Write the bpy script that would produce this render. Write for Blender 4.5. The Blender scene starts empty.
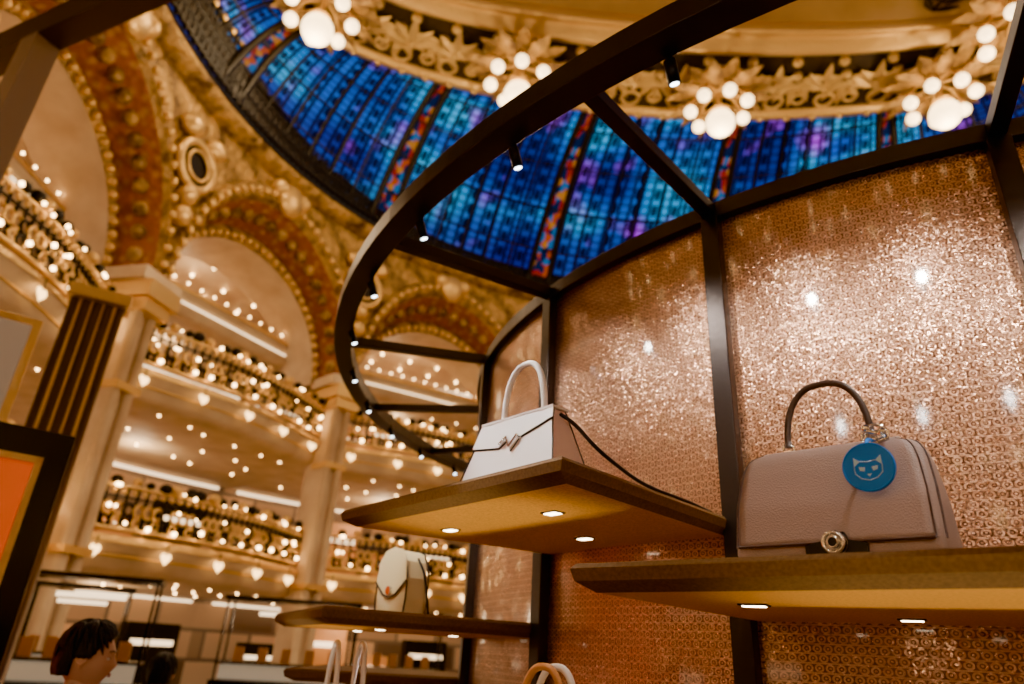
import bpy, math, random
from mathutils import Vector, Matrix
random.seed(7)
R=math.radians
sc=bpy.context.scene
CAMZ=1.6; H=1.3
try:
    sc.view_settings.view_transform='AgX'; sc.view_settings.look='AgX - Punchy'; sc.view_settings.exposure=.75
except Exception as ex: print(ex)
# ------------------------------------------------------------------ mesh builder
class MB:
    def __init__(s): s.v=[];s.f=[];s.m=[];s.uv=[];s.sm=[];s.M=Matrix.Identity(4)
    def vert(s,p,uv=(0,0)):
        q=s.M@Vector(p); s.v.append((q.x,q.y,q.z)); s.uv.append(uv); return len(s.v)-1
    def face(s,idx,mat=0,sm=False): s.f.append(idx); s.m.append(mat); s.sm.append(sm)
    def grid(s,P,mat=0,uvs=None,cu=False,cv=False,sm=True):
        n=len(P);k=len(P[0])
        I=[[s.vert(P[i][j],uvs[i][j] if uvs else (0,0)) for j in range(k)] for i in range(n)]
        for i in range(n if cu else n-1):
            for j in range(k if cv else k-1):
                s.face([I[i][j],I[(i+1)%n][j],I[(i+1)%n][(j+1)%k],I[i][(j+1)%k]],mat,sm)
        return I
    def box(s,c,d,mat=0,M=None):
        M=M or Matrix.Identity(4); x,y,z=d[0]/2,d[1]/2,d[2]/2; c=Vector(c)
        I=[s.vert(M@(c+Vector((a*x,b*y,e*z)))) for a in(-1,1) for b in(-1,1) for e in(-1,1)]
        for q in((0,1,3,2),(4,6,7,5),(0,4,5,1),(2,3,7,6),(0,2,6,4),(1,5,7,3)): s.face([I[t] for t in q],mat)
    def tube(s,path,r,n=8,mat=0,closed=False,cap=True):
        path=[Vector(p) for p in path]; N=len(path); rings=[]
        up=None
        for i,p in enumerate(path):
            if closed: t=path[(i+1)%N]-path[i-1]
            else: t=path[min(i+1,N-1)]-path[max(i-1,0)]
            if t.length<1e-9: t=Vector((0,0,1))
            t.normalize()
            if up is None: up=Vector((0,0,1)) if abs(t.z)<.9 else Vector((1,0,0))
            a=t.cross(up); 
            if a.length<1e-6: a=t.orthogonal()
            a.normalize(); b=a.cross(t).normalized(); up=b
            rr=r[i] if isinstance(r,(list,tuple)) else r
            rings.append([p+(a*math.cos(2*math.pi*k/n)+b*math.sin(2*math.pi*k/n))*rr for k in range(n)])
        I=s.grid(rings,mat,cu=closed,cv=True)
        if cap and not closed:
            s.face(I[0][::-1],mat); s.face(I[-1],mat)
    def sphere(s,c,r,mat=0,n=12,k=8,sx=(1,1,1)):
        P=[[(c[0]+r*sx[0]*math.sin(math.pi*i/k)*math.cos(2*math.pi*j/n),c[1]+r*sx[1]*math.sin(math.pi*i/k)*math.sin(2*math.pi*j/n),c[2]+r*sx[2]*math.cos(math.pi*i/k)) for j in range(n)] for i in range(k+1)]
        s.grid(P,mat,cv=True)
    def cyl(s,a,b,r,n=20,mat=0): s.tube([a,b],r,n,mat)
    def torus(s,c,R1,r,ax='z',n=24,k=8,mat=0,M=None):
        pts=[]
        for i in range(n):
            t=2*math.pi*i/n; x,y=R1*math.cos(t),R1*math.sin(t)
            p={'z':(x,y,0),'y':(x,0,y),'x':(0,x,y)}[ax]
            p=Vector(p); 
            if M: p=M@p
            pts.append(Vector(c)+p)
        s.tube(pts,r,k,mat,closed=True)
    def prism(s,poly,y0,y1,mat=0):   # poly in x,z extruded along y
        A=[s.vert((p[0],y0,p[1])) for p in poly];B=[s.vert((p[0],y1,p[1])) for p in poly]
        n=len(poly)
        s.face(A,mat);s.face(B[::-1],mat)
        for i in range(n): s.face([A[i],B[i],B[(i+1)%n],A[(i+1)%n]],mat)
    def build(s,name,mats,parent=None,loc=None,rotz=None,bevel=0,sub=0):
        me=bpy.data.meshes.new(name); me.from_pydata(s.v,[],s.f)
        for m in mats: me.materials.append(m)
        me.polygons.foreach_set('material_index',s.m); me.polygons.foreach_set('use_smooth',s.sm)
        uvl=me.uv_layers.new(name='UVMap')
        d=[0.0]*(2*len(me.loops))
        for i,l in enumerate(me.loops): d[2*i],d[2*i+1]=s.uv[l.vertex_index]
        uvl.data.foreach_set('uv',d)
        me.validate(); me.update()
        ob=bpy.data.objects.new(name,me); sc.collection.objects.link(ob)
        if parent: ob.parent=parent
        if loc: ob.location=loc
        if rotz is not None: ob.rotation_euler[2]=rotz
        if bevel:
            b=ob.modifiers.new('bev','BEVEL'); b.width=bevel; b.segments=3; b.limit_method='ANGLE'
        if sub:
            b=ob.modifiers.new('sub','SUBSURF'); b.levels=sub; b.render_levels=sub
        return ob
def empty(name,loc=(0,0,0),rotz=0):
    e=bpy.data.objects.new(name,None); sc.collection.objects.link(e); e.location=loc; e.rotation_euler[2]=rotz; e.empty_display_size=.1; return e
# ------------------------------------------------------------------ materials
def mat(name,col,metal=0,rough=.5,bump=None,em=None,es=0,var=None,coat=0,tex='noise',trans=0):
    m=bpy.data.materials.new(name); m.use_nodes=True; nt=m.node_tree; b=nt.nodes['Principled BSDF']
    b.inputs['Base Color'].default_value=(*col,1); b.inputs['Metallic'].default_value=metal; b.inputs['Roughness'].default_value=rough
    b.inputs['Coat Weight'].default_value=coat
    if em: b.inputs['Emission Color'].default_value=(*em,1); b.inputs['Emission Strength'].default_value=es
    tc=nt.nodes.new('ShaderNodeTexCoord')
    def T(scale):
        if tex=='voronoi':
            t=nt.nodes.new('ShaderNodeTexVoronoi'); t.inputs['Scale'].default_value=scale; o=t.outputs['Distance']
        else:
            t=nt.nodes.new('ShaderNodeTexNoise'); t.inputs['Scale'].default_value=scale; t.inputs['Detail'].default_value=4; o=t.outputs['Fac']
        nt.links.new(tc.outputs['Object'],t.inputs['Vector']); return o
    if bump:
        o=T(bump[0]); bn=nt.nodes.new('ShaderNodeBump'); bn.inputs['Strength'].default_value=bump[1]; bn.inputs['Distance'].default_value=bump[2] if len(bump)>2 else .01
        nt.links.new(o,bn.inputs['Height']); nt.links.new(bn.outputs[0],b.inputs['Normal'])
    if var:   # (scale, colour2)
        o=T(var[0]); r=nt.nodes.new('ShaderNodeValToRGB'); r.color_ramp.elements[0].position=.3 if tex!='voronoi' else .15; r.color_ramp.elements[1].position=.65 if tex!='voronoi' else .5
        r.color_ramp.elements[0].color=(*var[1],1); r.color_ramp.elements[1].color=(*col,1)
        nt.links.new(o,r.inputs[0]); nt.links.new(r.outputs[0],b.inputs['Base Color'])
    return m
class NT:
    def __init__(s,m): s.nt=m.node_tree
    def n(s,t,**k):
        x=s.nt.nodes.new(t)
        for a,b in k.items(): setattr(x,a,b)
        return x
    def l(s,a,b): s.nt.links.new(a,b)
    def math(s,op,a,b=None,c=None):
        x=s.n('ShaderNodeMath',operation=op)
        for i,q in enumerate((a,b,c)):
            if q is None: continue
            if isinstance(q,(int,float)): x.inputs[i].default_value=q
            else: s.l(q,x.inputs[i])
        return x.outputs[0]
    def vmath(s,op,a,b=None,sc_=None):
        x=s.n('ShaderNodeVectorMath',operation=op)
        for i,q in enumerate((a,b)):
            if q is None: continue
            if isinstance(q,tuple): x.inputs[i].default_value=q
            else: s.l(q,x.inputs[i])
        if sc_ is not None: x.inputs['Scale'].default_value=sc_
        return x.outputs[0]
    def mix(s,f,a,b,bl='MIX'):
        x=s.n('ShaderNodeMix',data_type='RGBA',blend_type=bl)
        for i,q in ((0,f),(6,a),(7,b)):
            if isinstance(q,(int,float)): x.inputs[i].default_value=q
            elif isinstance(q,tuple): x.inputs[i].default_value=(*q,1)
            else: s.l(q,x.inputs[i])
        return x.outputs[2]
    def ramp(s,f,stops):
        x=s.n('ShaderNodeValToRGB'); e=x.color_ramp.elements
        while len(e)<len(stops): e.new(.5)
        for i,(p,c) in enumerate(stops): e[i].position=p; e[i].color=(*c,1)
        s.l(f,x.inputs[0]); return x.outputs[0]

m_frame=mat('dark_bronze_frame',(.06,.052,.052),.75,.33,bump=(60,.05))
m_black=mat('black_metal',(.012,.012,.013),.4,.4)
m_gold=mat('gilded_relief',(.58,.35,.095),.4,.45,bump=(4,.9,.18),var=(2.4,(.10,.048,.015)))
m_golds=mat('gilded_trim',(.78,.51,.17),.6,.36,bump=(9,.4,.05))
m_goldleaf=mat('gold_leaf_relief',(.58,.38,.12),.4,.42,bump=(5,.3,.05))
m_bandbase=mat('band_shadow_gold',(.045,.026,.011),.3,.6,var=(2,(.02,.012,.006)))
m_red=mat('red_ochre_soffit',(.32,.09,.025),.1,.5,bump=(5,.5,.08),var=(4,(.46,.23,.055)),tex='voronoi')
m_cream=mat('cream_plaster',(.72,.57,.38),0,.6,var=(1.5,(.58,.42,.25)))
m_creamgold=mat('cream_gold_ceiling',(.60,.39,.13),.1,.5,var=(.6,(.46,.28,.08)))
m_iron=mat('wrought_iron',(.02,.017,.016),.6,.45)
m_bulb=mat('warm_bulb',(1,.9,.7),0,.5,em=(1,.60,.24),es=20)
m_globe=mat('frosted_globe',(1,.9,.7),0,.4,em=(1,.68,.32),es=5.5)
m_heart=mat('heart_lamp',(1,.9,.7),0,.5,em=(1,.58,.20),es=6)
m_strip=mat('light_strip',(1,.9,.8),0,.5,em=(1,.72,.42),es=2.8)
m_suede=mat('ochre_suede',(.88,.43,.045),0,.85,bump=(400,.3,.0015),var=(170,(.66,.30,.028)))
m_suede_shade=mat('ochre_suede_shaded',(.22,.11,.028),0,.85,bump=(400,.3,.0015),var=(170,(.15,.075,.018)))  # same suede as the underside, edge shade put into the colour
m_led=mat('recessed_led',(1,1,1),0,.5,em=(1,.78,.5),es=16)
m_ledf=mat('led_bezel',(.06,.045,.03),.5,.4)
m_spotlens=mat('spot_lens',(1,1,1),0,.5,em=(.75,.9,1),es=14)
m_chrome=mat('chrome',(.85,.85,.86),1,.12)
m_floor=mat('marble_floor',(.45,.36,.28),0,.2,var=(1.2,(.36,.28,.22)))
# copper monogram mesh panel
m_panel=bpy.data.materials.new('copper_monogram_panel'); m_panel.use_nodes=True
N=NT(m_panel); b=m_panel.node_tree.nodes['Principled BSDF']
uv=N.n('ShaderNodeUVMap',uv_map='UVMap'); sep=N.n('ShaderNodeSeparateXYZ'); N.l(uv.outputs[0],sep.inputs[0])
V_=N.math('MULTIPLY',sep.outputs[1],1/.020); row=N.math('FLOOR',V_); off=N.math('MULTIPLY',N.math('MODULO',row,2),.5)
U_=N.math('ADD',N.math('MULTIPLY',sep.outputs[0],1/.023),off)
fu=N.math('SUBTRACT',N.math('FRACT',U_),.5); fv=N.math('SUBTRACT',N.math('FRACT',V_),.5)
ln=N.math('SQRT',N.math('ADD',N.math('MULTIPLY',fu,fu),N.math('MULTIPLY',fv,fv)))
ring=N.math('LESS_THAN',N.math('ABSOLUTE',N.math('SUBTRACT',ln,.34)),.10)
dot=N.math('LESS_THAN',ln,.12)
bar=N.math('LESS_THAN',N.math('ABSOLUTE',N.math('SUBTRACT',N.math('ABSOLUTE',fv),.48)),.07)
pat=N.math('MAXIMUM',N.math('MAXIMUM',ring,dot),bar)
nz=N.n('ShaderNodeTexNoise'); nz.inputs['Scale'].default_value=9; nz.inputs['Detail'].default_value=8; N.l(uv.outputs[0],nz.inputs['Vector'])
nzc=N.ramp(nz.outputs['Fac'],[(.35,(0,0,0)),(.65,(1,1,1))])
base=N.mix(nzc,(.23,.115,.07),(.38,.21,.135))
col=N.mix(pat,base,(.72,.44,.30)); N.l(col,b.inputs['Base Color'])
b.inputs['Metallic'].default_value=.95
nz2=N.n('ShaderNodeTexNoise'); nz2.inputs['Scale'].default_value=150; nz2.inputs['Detail'].default_value=3; N.l(uv.outputs[0],nz2.inputs['Vector'])
N.l(N.math('ADD',N.math('MULTIPLY',nz2.outputs['Fac'],.28),.17),b.inputs['Roughness'])
vor=N.n('ShaderNodeTexVoronoi'); vor.inputs['Scale'].default_value=210; N.l(uv.outputs[0],vor.inputs['Vector'])
geo=N.n('ShaderNodeNewGeometry')
tilt=N.vmath('SCALE',N.vmath('SUBTRACT',vor.outputs['Color'],(.5,.5,.5)),None,.38)
nn=N.vmath('NORMALIZE',N.vmath('ADD',geo.outputs['Normal'],tilt))
bn=N.n('ShaderNodeBump'); bn.inputs['Strength'].default_value=.6; bn.inputs['Distance'].default_value=.0022; N.l(pat,bn.inputs['Height']); N.l(nn,bn.inputs['Normal']); N.l(bn.outputs[0],b.inputs['Normal'])
b.inputs['Coat Weight'].default_value=.9; b.inputs['Coat Roughness'].default_value=.07; b.inputs['Coat IOR'].default_value=1.5
# stained glass
def glass_mat(name,rib=False):
    m=bpy.data.materials.new(name); m.use_nodes=True; N=NT(m); b=m.node_tree.nodes['Principled BSDF']
    uv=N.n('ShaderNodeUVMap',uv_map='UVMap'); sep=N.n('ShaderNodeSeparateXYZ'); N.l(uv.outputs[0],sep.inputs[0]); u,v=sep.outputs[0],sep.outputs[1]
    if rib:
        vo=N.n('ShaderNodeTexVoronoi'); vo.inputs['Scale'].default_value=1; mp=N.n('ShaderNodeMapping'); mp.inputs['Scale'].default_value=(3,26,1); N.l(uv.outputs[0],mp.inputs[0]); N.l(mp.outputs[0],vo.inputs['Vector'])
        sp=N.n('ShaderNodeSeparateColor'); N.l(vo.outputs['Color'],sp.inputs[0])
        c=N.ramp(sp.outputs[0],[(0,(.01,.03,.12)),(.3,(.9,.12,.015)),(.45,(1,.35,.03)),(.58,(.02,.25,.7)),(.78,(.6,.03,.02)),(1,(.9,.6,.15))])
        N.nt.nodes['Color Ramp'].color_ramp.interpolation='CONSTANT'
        st=.45
    else:
        nz=N.n('ShaderNodeTexNoise'); nz.inputs['Scale'].default_value=1.5; nz.inputs['Detail'].default_value=1; mp=N.n('ShaderNodeMapping'); mp.inputs['Scale'].default_value=(.8,1.4,1); N.l(uv.outputs[0],mp.inputs[0]); N.l(mp.outputs[0],nz.inputs['Vector'])
        c=N.ramp(nz.outputs['Fac'],[(.2,(.002,.008,.10)),(.42,(.003,.03,.30)),(.52,(.006,.12,.60)),(.62,(.02,.48,.90)),(.72,(.01,.10,.62)),(.9,(.05,.03,.5))])
        nz3=N.n('ShaderNodeTexNoise'); nz3.inputs['Scale'].default_value=4.2; nz3.inputs['Detail'].default_value=1; N.l(uv.outputs[0],nz3.inputs['Vector'])
        pf=N.ramp(nz3.outputs['Fac'],[(.58,(0,0,0)),(.80,(1,1,1))])
        c=N.mix(pf,c,(.55,.03,1.0))
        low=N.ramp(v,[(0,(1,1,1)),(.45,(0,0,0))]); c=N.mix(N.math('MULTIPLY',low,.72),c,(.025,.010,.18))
        gu=N.math('FRACT',N.math('MULTIPLY',u,16)); gv=N.math('FRACT',N.math('MULTIPLY',v,24))
        lu=N.math('LESS_THAN',N.math('ABSOLUTE',N.math('SUBTRACT',gu,.5)),.15); lv=N.math('LESS_THAN',N.math('ABSOLUTE',N.math('SUBTRACT',gv,.5)),.09)
        gv2=N.math('SUBTRACT',N.math('FRACT',N.math('MULTIPLY',v,12)),.5); gu2=N.math('SUBTRACT',N.math('FRACT',N.math('MULTIPLY',u,8)),.5)
        mo=N.math('LESS_THAN',N.math('ADD',N.math('ABSOLUTE',N.math('MULTIPLY',gu2,2.6)),N.math('ABSOLUTE',gv2)),.46)
        g=N.math('MAXIMUM',N.math('MAXIMUM',lu,lv),mo)
        c=N.mix(N.math('MULTIPLY',g,.93),c,(.001,.002,.008)); st=1.05
    N.l(c,b.inputs['Emission Color']); b.inputs['Emission Strength'].default_value=st; b.inputs['Base Color'].default_value=(.004,.004,.01,1); b.inputs['Roughness'].default_value=.6
    b.inputs['Specular IOR Level'].default_value=.05
    return m
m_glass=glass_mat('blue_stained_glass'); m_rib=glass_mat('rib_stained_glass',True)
# shop interior wall
m_shop=bpy.data.materials.new('lit_shop_wall'); m_shop.use_nodes=True
N=NT(m_shop); b=m_shop.node_tree.nodes['Principled BSDF']; uv=N.n('ShaderNodeUVMap',uv_map='UVMap')
br=N.n('ShaderNodeTexBrick'); br.inputs['Scale'].default_value=1; br.inputs['Mortar Size'].default_value=.06; br.inputs['Brick Width'].default_value=1.6; br.inputs['Row Height'].default_value=.9
br.inputs['Color1'].default_value=(.75,.43,.19,1); br.inputs['Color2'].default_value=(.05,.025,.015,1); br.inputs['Mortar'].default_value=(.18,.11,.06,1); N.l(uv.outputs[0],br.inputs['Vector'])
N.l(br.outputs['Color'],b.inputs['Emission Color']); b.inputs['Emission Strength'].default_value=.22; N.l(br.outputs['Color'],b.inputs['Base Color'])

# ------------------------------------------------------------------ camera
th=R(24.6); ru=.0589; rc=math.sqrt(1-ru*ru)
U=Vector((1,0,0)); V=Vector((0,-math.sin(th),math.cos(th))); F=Vector((0,math.cos(th),math.sin(th)))
rx=U*rc+V*ru; uy=-U*ru+V*rc
Mc=Matrix((( rx.x,uy.x,-F.x,0),(rx.y,uy.y,-F.y,0),(rx.z,uy.z,-F.z,CAMZ),(0,0,0,1)))
cam=bpy.data.cameras.new('camera'); co=bpy.data.objects.new('camera',cam); sc.collection.objects.link(co); co.matrix_world=Mc
cam.sensor_width=36; cam.lens=24.0; cam.clip_end=200; cam.clip_start=.05
cam.dof.use_dof=True; cam.dof.focus_distance=1.3; cam.dof.aperture_fstop=2.6
sc.camera=co

# ------------------------------------------------------------------ display stand
DC=Vector((1.71*H,2.70*H)); RI=1.82*H; RO=2.345*H; RS=2.37*H
def dp(a,r,z): return Vector((DC.x+r*math.cos(R(a)),DC.y+r*math.sin(R(a)),z))
ZR=CAMZ+H
posts=[173+18*i for i in range(20)]
def ringbox(mb,r0,r1,z0,z1,mat,a0=0,a1=360,n=160):
    P=[]
    for i in range(n+(0 if a1-a0==360 else 1)):
        a=a0+(a1-a0)*i/n
        P.append([dp(a,r0,z0),dp(a,r1,z0),dp(a,r1,z1),dp(a,r0,z1)])
    mb.grid(P,mat,cu=(a1-a0==360),cv=True,sm=False)
stand=empty('circular_display_stand',(DC.x,DC.y,0))
def par(o): o.parent=stand; o.matrix_parent_inverse=Matrix.Translation((-DC.x,-DC.y,0)); return o
mb=MB()
ringbox(mb,RO-.02,RO+.060,ZR-.03,ZR+.04,0)
ringbox(mb,RI-.02,RI+.03,ZR-.035,ZR+.02,0)
for a in posts:
    for r0,r1,z0,z1,w in ((RI+.03,RO-.02,ZR-.025,ZR+.015,.042),(RI-.03,RI+.035,0,ZR-.03,.055)):
        c=dp(a,(r0+r1)/2,(z0+z1)/2); M=Matrix.Translation(c)@Matrix.Rotation(R(a),4,'Z')
        mb.box((0,0,0),(r1-r0,w,z1-z0),0,M)
par(mb.build('frame',[m_frame],bevel=.003))
mb=MB(); P=[];UVs=[]
for i in range(201):
    a=360*i/200
    P.append([dp(a,RI,z) for z in (.12,1,2,ZR-.03)]); UVs.append([(R(a)*RI,z) for z in (.12,1,2,ZR-.03)])
mb.grid(P,0,UVs); par(mb.build('panels',[m_panel]))
mb=MB(); ringbox(mb,RI-.3,RI+.06,0,.14,0); par(mb.build('plinth',[m_frame]))
# spots
mb=MB()
spots=[176.6+9.1*i for i in range(-3,12)]
for a in spots:
    p=dp(a,2.33*H,ZR-.02); d=(dp(a,RI,1.3)-p).normalized()
    s=p-Vector((0,0,.035)); mb.cyl(p,s,.006,8,0); mb.cyl(s-d*.012,s+d*.045,.0145,16,0); mb.cyl(s+d*.0445,s+d*.0465,.0105,16,1)
par(mb.build('track_spots',[m_black,m_spotlens]))
def light(t,name,loc,e,col,size=.05,tgt=None,spot=None,blend=.6):
    l=bpy.data.lights.new(name,t); l.energy=e; l.color=col
    if t=='AREA': l.size=size
    else: l.shadow_soft_size=size
    if spot: l.spot_size=R(spot); l.spot_blend=blend
    o=bpy.data.objects.new(name,l); sc.collection.objects.link(o); o.location=loc
    if tgt is not None: o.rotation_euler=(Vector(tgt)-Vector(loc)).to_track_quat('-Z','Y').to_euler()
    return o
for i,a in enumerate(spots):
    if 180<a<262:
        light('SPOT','spot_light',dp(a,2.25*H,ZR-.09),18,(1,.87,.74),.02,dp(a,RI-.1,2.0),82,1)
# extra spots without fixtures, added to brighten the bags
light('SPOT','bag_fill_spot',dp(243,2.40*H,ZR-.09),28,(1,.95,.91),.03,(.52,1.1,1.87),30,.7)
light('SPOT','bag_fill_spot',dp(214,2.62*H,ZR-.0),90,(1,.95,.91),.03,(.03,1.47,2.04),23,.7)
light('SPOT','bag_fill_spot',dp(206,2.62*H,ZR-.1),75,(1,.92,.80),.03,dp(201,2.1*H,1.84),14,.7)
# shelves
def shelf(name,a0,a1,zr,zt=.034,rr=None):
    z=CAMZ+zr*H; t=zt*H; a0+=.35; a1-=.35; ra,rb=rr or (RS,RS)
    def corners(r0,o,i,zz): return [dp(a0+i,r0,zz),dp(a0+i,ra-o,zz),dp(a1-i,rb-o,zz),dp(a1-i,r0,zz)]
    mb=MB(); L=[corners(RI+.003,.045,.45,z),corners(RI+.003,.005,.12,z+t*.35),corners(RI+.003,0,0,z+t*.8),corners(RI+.003,.008,.15,z+t)]
    I=[[mb.vert(p) for p in l] for l in L]
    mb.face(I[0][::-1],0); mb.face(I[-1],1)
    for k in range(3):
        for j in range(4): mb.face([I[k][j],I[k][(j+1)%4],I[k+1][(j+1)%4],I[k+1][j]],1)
    am=(a0+a1)/2
    for a,r in ((am-4.5,2.2*H),(am+4.0,2.2*H),(am,1.94*H)):
        c=dp(a,r*math.cos(R(9))/math.cos(R(a-am)) if r>2.1*H else r,z)
        M=Matrix.Translation(c)@Matrix.Rotation(R(am),4,'Z')
        mb.box((0,0,-.001),(.034,.05,.004),3,M); mb.box((0,0,-.0035),(.024,.038,.002),2,M)
        light('SPOT','shelf_downlight',c+Vector((0,0,-.02)),1.8,(1,.90,.78),.015,c-Vector((0,0,1)),110,.8)
    ob=mb.build(name,[m_suede,m_suede_shade,m_led,m_ledf]); return ob
shelf('display_shelf',227,245,.081,rr=(2.385*H,2.47*H)); shelf('display_shelf',209,227,.237); shelf('display_shelf',191,209,.041,rr=(2.42*H,2.37*H))
shelf('display_shelf',173,191,-.105); shelf('display_shelf',209,227,-.30); shelf('display_shelf',191,209,-.33); shelf('display_shelf',227,245,-.36)

# ------------------------------------------------------------------ bags
m_taupe=mat('taupe_grained_leather',(.47,.34,.29),0,.42,bump=(420,.4,.0014),tex='voronoi')
m_taupe2=mat('dark_taupe_leather',(.10,.07,.06),0,.42,bump=(420,.2,.001),tex='voronoi')
m_taupe3=mat('taupe_edge',(.12,.075,.065),0,.5)
m_bk=mat('black_leather',(.015,.013,.014),0,.35)
m_pink=mat('blush_leather',(.97,.90,.86),0,.42,bump=(500,.1,.0005))
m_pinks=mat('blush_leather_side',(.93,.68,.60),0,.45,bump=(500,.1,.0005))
m_white=mat('white_leather',(.97,.94,.92),0,.4)
m_ivory=mat('ivory_leather',(.96,.82,.48),0,.42)
m_tan=mat('tan_leather',(.75,.36,.12),0,.42)
m_blue=mat('blue_tag_leather',(.0,.24,.90),0,.4,bump=(500,.1,.0005))
m_bluew=mat('tag_print',(.50,.80,1),0,.5)
def rrect(w,d,rad,n=6):
    pts=[]
    for cx,cy,a0 in ((w-rad,d-rad,0),(-(w-rad),d-rad,90),(-(w-rad),-(d-rad),180),(w-rad,-(d-rad),270)):
        for i in range(n+1):
            a=R(a0+90*i/n); pts.append((cx+rad*math.cos(a),cy+rad*math.sin(a)))
    return pts
def loft(mb,levels,matb=0,capb=True):
    P=[[ (x,y,l[0]) for x,y in rrect(l[1],l[2],l[3])] for l in levels]
    I=mb.grid(P,matb,cv=True); mb.face(I[0][::-1],matb); mb.face(I[-1],matb)
def arc_handle(mb,x0,x1,z0,zh,y,r,matb,n=28,lean=0,p=.8):
    pts=[]
    for i in range(n+1):
        t=math.pi*(1-i/n); cx=(x0+x1)/2; w=(x1-x0)/2
        c=math.cos(t); s=math.sin(t)
        pts.append((cx+w*math.copysign(abs(c)**p,c),y+lean*s,z0+zh*s**.9 if s>0 else z0))
    mb.tube(pts,r,10,matb)
def place(e,loc,ang): e.location=loc; e.rotation_euler[2]=R(ang)
def interp(k,z):
    for (a,p),(b_,q) in zip(k,k[1:]):
        if z<=b_: return p+(q-p)*(z-a)/(b_-a)
    return k[-1][1]
# -- taupe satchel
bagA=empty('taupe_handbag'); zt=CAMZ+.115*H+.002
wA=lambda z: interp([(0,.150),(.02,.154),(.10,.152),(.15,.146),(.170,.141),(.181,.134),(.188,.124),(.19,.115)],z)
dA=lambda z: interp([(0,.058),(.02,.062),(.09,.052),(.15,.036),(.175,.028),(.187,.020),(.19,.014)],z)
lv=[0,.004,.02,.05,.08,.11,.13,.15,.162,.168,.174,.179,.183,.187,.19]
mb=MB(); loft(mb,[(z,wA(z)-(.004 if z==0 else 0),dA(z)-(.004 if z==0 else 0),min(.012,dA(z)*.6)) for z in lv],0)
mb.build('body',[m_taupe],bagA)
mb=MB()   # flap shell over the front and top
zs=[.030+(.160)*i/20 for i in range(21)]
P=[]
for z in zs: P.append([((-1+2*j/20)*(wA(z)-.010),-(dA(z)+.004),z) for j in range(21)])
P.append([((-1+2*j/20)*(wA(.19)-.006),-.006,.1945) for j in range(21)]); P.append([((-1+2*j/20)*(wA(.19)-.006),.02,.193) for j in range(21)])
P.append([((-1+2*j/20)*(wA(.17)-.010),dA(.17)+.003,.17) for j in range(21)])
mb.grid(P,0); ob=mb.build('flap',[m_taupe,m_taupe3],bagA); so=ob.modifiers.new('s','SOLIDIFY'); so.thickness=.004; so.offset=0
mb=MB()
mb.tube([((-1+2*j/20)*(wA(.030)-.010),-(dA(.030)+.006),.030) for j in range(21)],.0022,6,0)
for sx in(-1,1): mb.tube([(sx*(wA(z)-.009),-(dA(z)+.006),z) for z in zs],.0013,6,0)
for sx in(-1,1): mb.tube([(sx*(wA(z)+.0005),-(dA(z)-.010),z) for z in zs],.002,6,0)
mb.build('piping',[m_taupe3],bagA)
mb=MB(); yf=-(dA(.02)+.006); cx=.010
mb.prism([(cx-.045,.002),(cx+.045,.002),(cx+.045,.026),(cx+.02,.032),(cx+.014,.044),(cx-.014,.044),(cx-.02,.032),(cx-.045,.026)],yf-.004,yf+.002,0)
mb.cyl((cx,yf-.004,.028),(cx,yf-.012,.028),.018,28,1); mb.torus((cx,yf-.012,.028),.0145,.0035,'y',28,8,1); mb.cyl((cx,yf-.012,.028),(cx,yf-.016,.028),.008,20,0); mb.torus((cx,yf-.016,.028),.0075,.0018,'y',20,6,1)
mb.build('clasp',[m_bk,m_chrome],bagA)
mb=MB(); arc_handle(mb,-.068,.068,.205,.105,0,.0058,0)
for sx in(-1,1):
    mb.torus((sx*.068,0,.202),.009,.0022,'y',20,6,1); mb.box((sx*.068,0,.192),(.014,.012,.012),1)
mb.build('handle',[m_taupe2,m_chrome],bagA)
ox=.014
mb=MB() # ring charm
mb.torus((.062+ox,-.014,.200),.019,.0028,'y',24,6,0); mb.torus((.054+ox,-.022,.190),.013,.003,'x',24,6,0)
mb.tube([(.056+ox,-.03,.203),(.076+ox,-.034,.196),(.084+ox,-.04,.186),(.07+ox,-.045,.181)],.0045,8,0); mb.sphere((.053+ox,-.028,.209),.0075,0); mb.sphere((.078+ox,-.034,.199),.0065,0); mb.sphere((.066+ox,-.04,.186),.006,0)
mb.build('ring_charm',[m_chrome],bagA)
mb=MB(); tc=Vector((.060+ox,-.072,.136)); rT=.0375
mb.cyl(tc+Vector((0,.002,0)),tc+Vector((0,-.002,0)),rT,48,0)
mb.torus(tc+Vector((0,-.002,0)),rT-.0015,.0012,'y',48,6,0)
mb.tube([tc+Vector((0,0,rT-.003)),(.062+ox,-.06,.182),(.064+ox,-.035,.186)],.0032,8,0)
def w(x,z): return (tc.x+x*rT*.85,tc.z+z*rT*.85)
yy=tc.y-.0035
for pl in ([w(-.62,.05),w(-.6,.5),w(-.35,.28)],[w(.62,.05),w(.6,.5),w(.35,.28)],[w(-.42,.02),w(-.15,-.02),w(-.2,-.2),w(-.38,-.16)],[w(.42,.02),w(.15,-.02),w(.2,-.2),w(.38,-.16)],[w(-.1,-.34),w(.1,-.34),w(0,-.46)]):
    mb.prism(pl,yy,yy+.0015,1)
for k in(-1,1):
    mb.tube([(w(x,z)[0],yy,w(x,z)[1]) for x,z in ((k*.62,.05),(k*.6,-.3),(k*.35,-.55),(0,-.64))],.0007,6,1)
    mb.tube([(w(x,z)[0],yy,w(x,z)[1]) for x,z in ((k*.35,.28),(0,.24))],.0007,6,1)
mb.build('round_tag',[m_blue,m_bluew],bagA)
fr=Vector((.500,1.060)); ang=-43
e=Vector((math.cos(R(ang)),math.sin(R(ang)))); bk=Vector((-e.y,e.x)); c=fr+bk*.067
place(bagA,(c.x,c.y,zt),ang)
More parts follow.
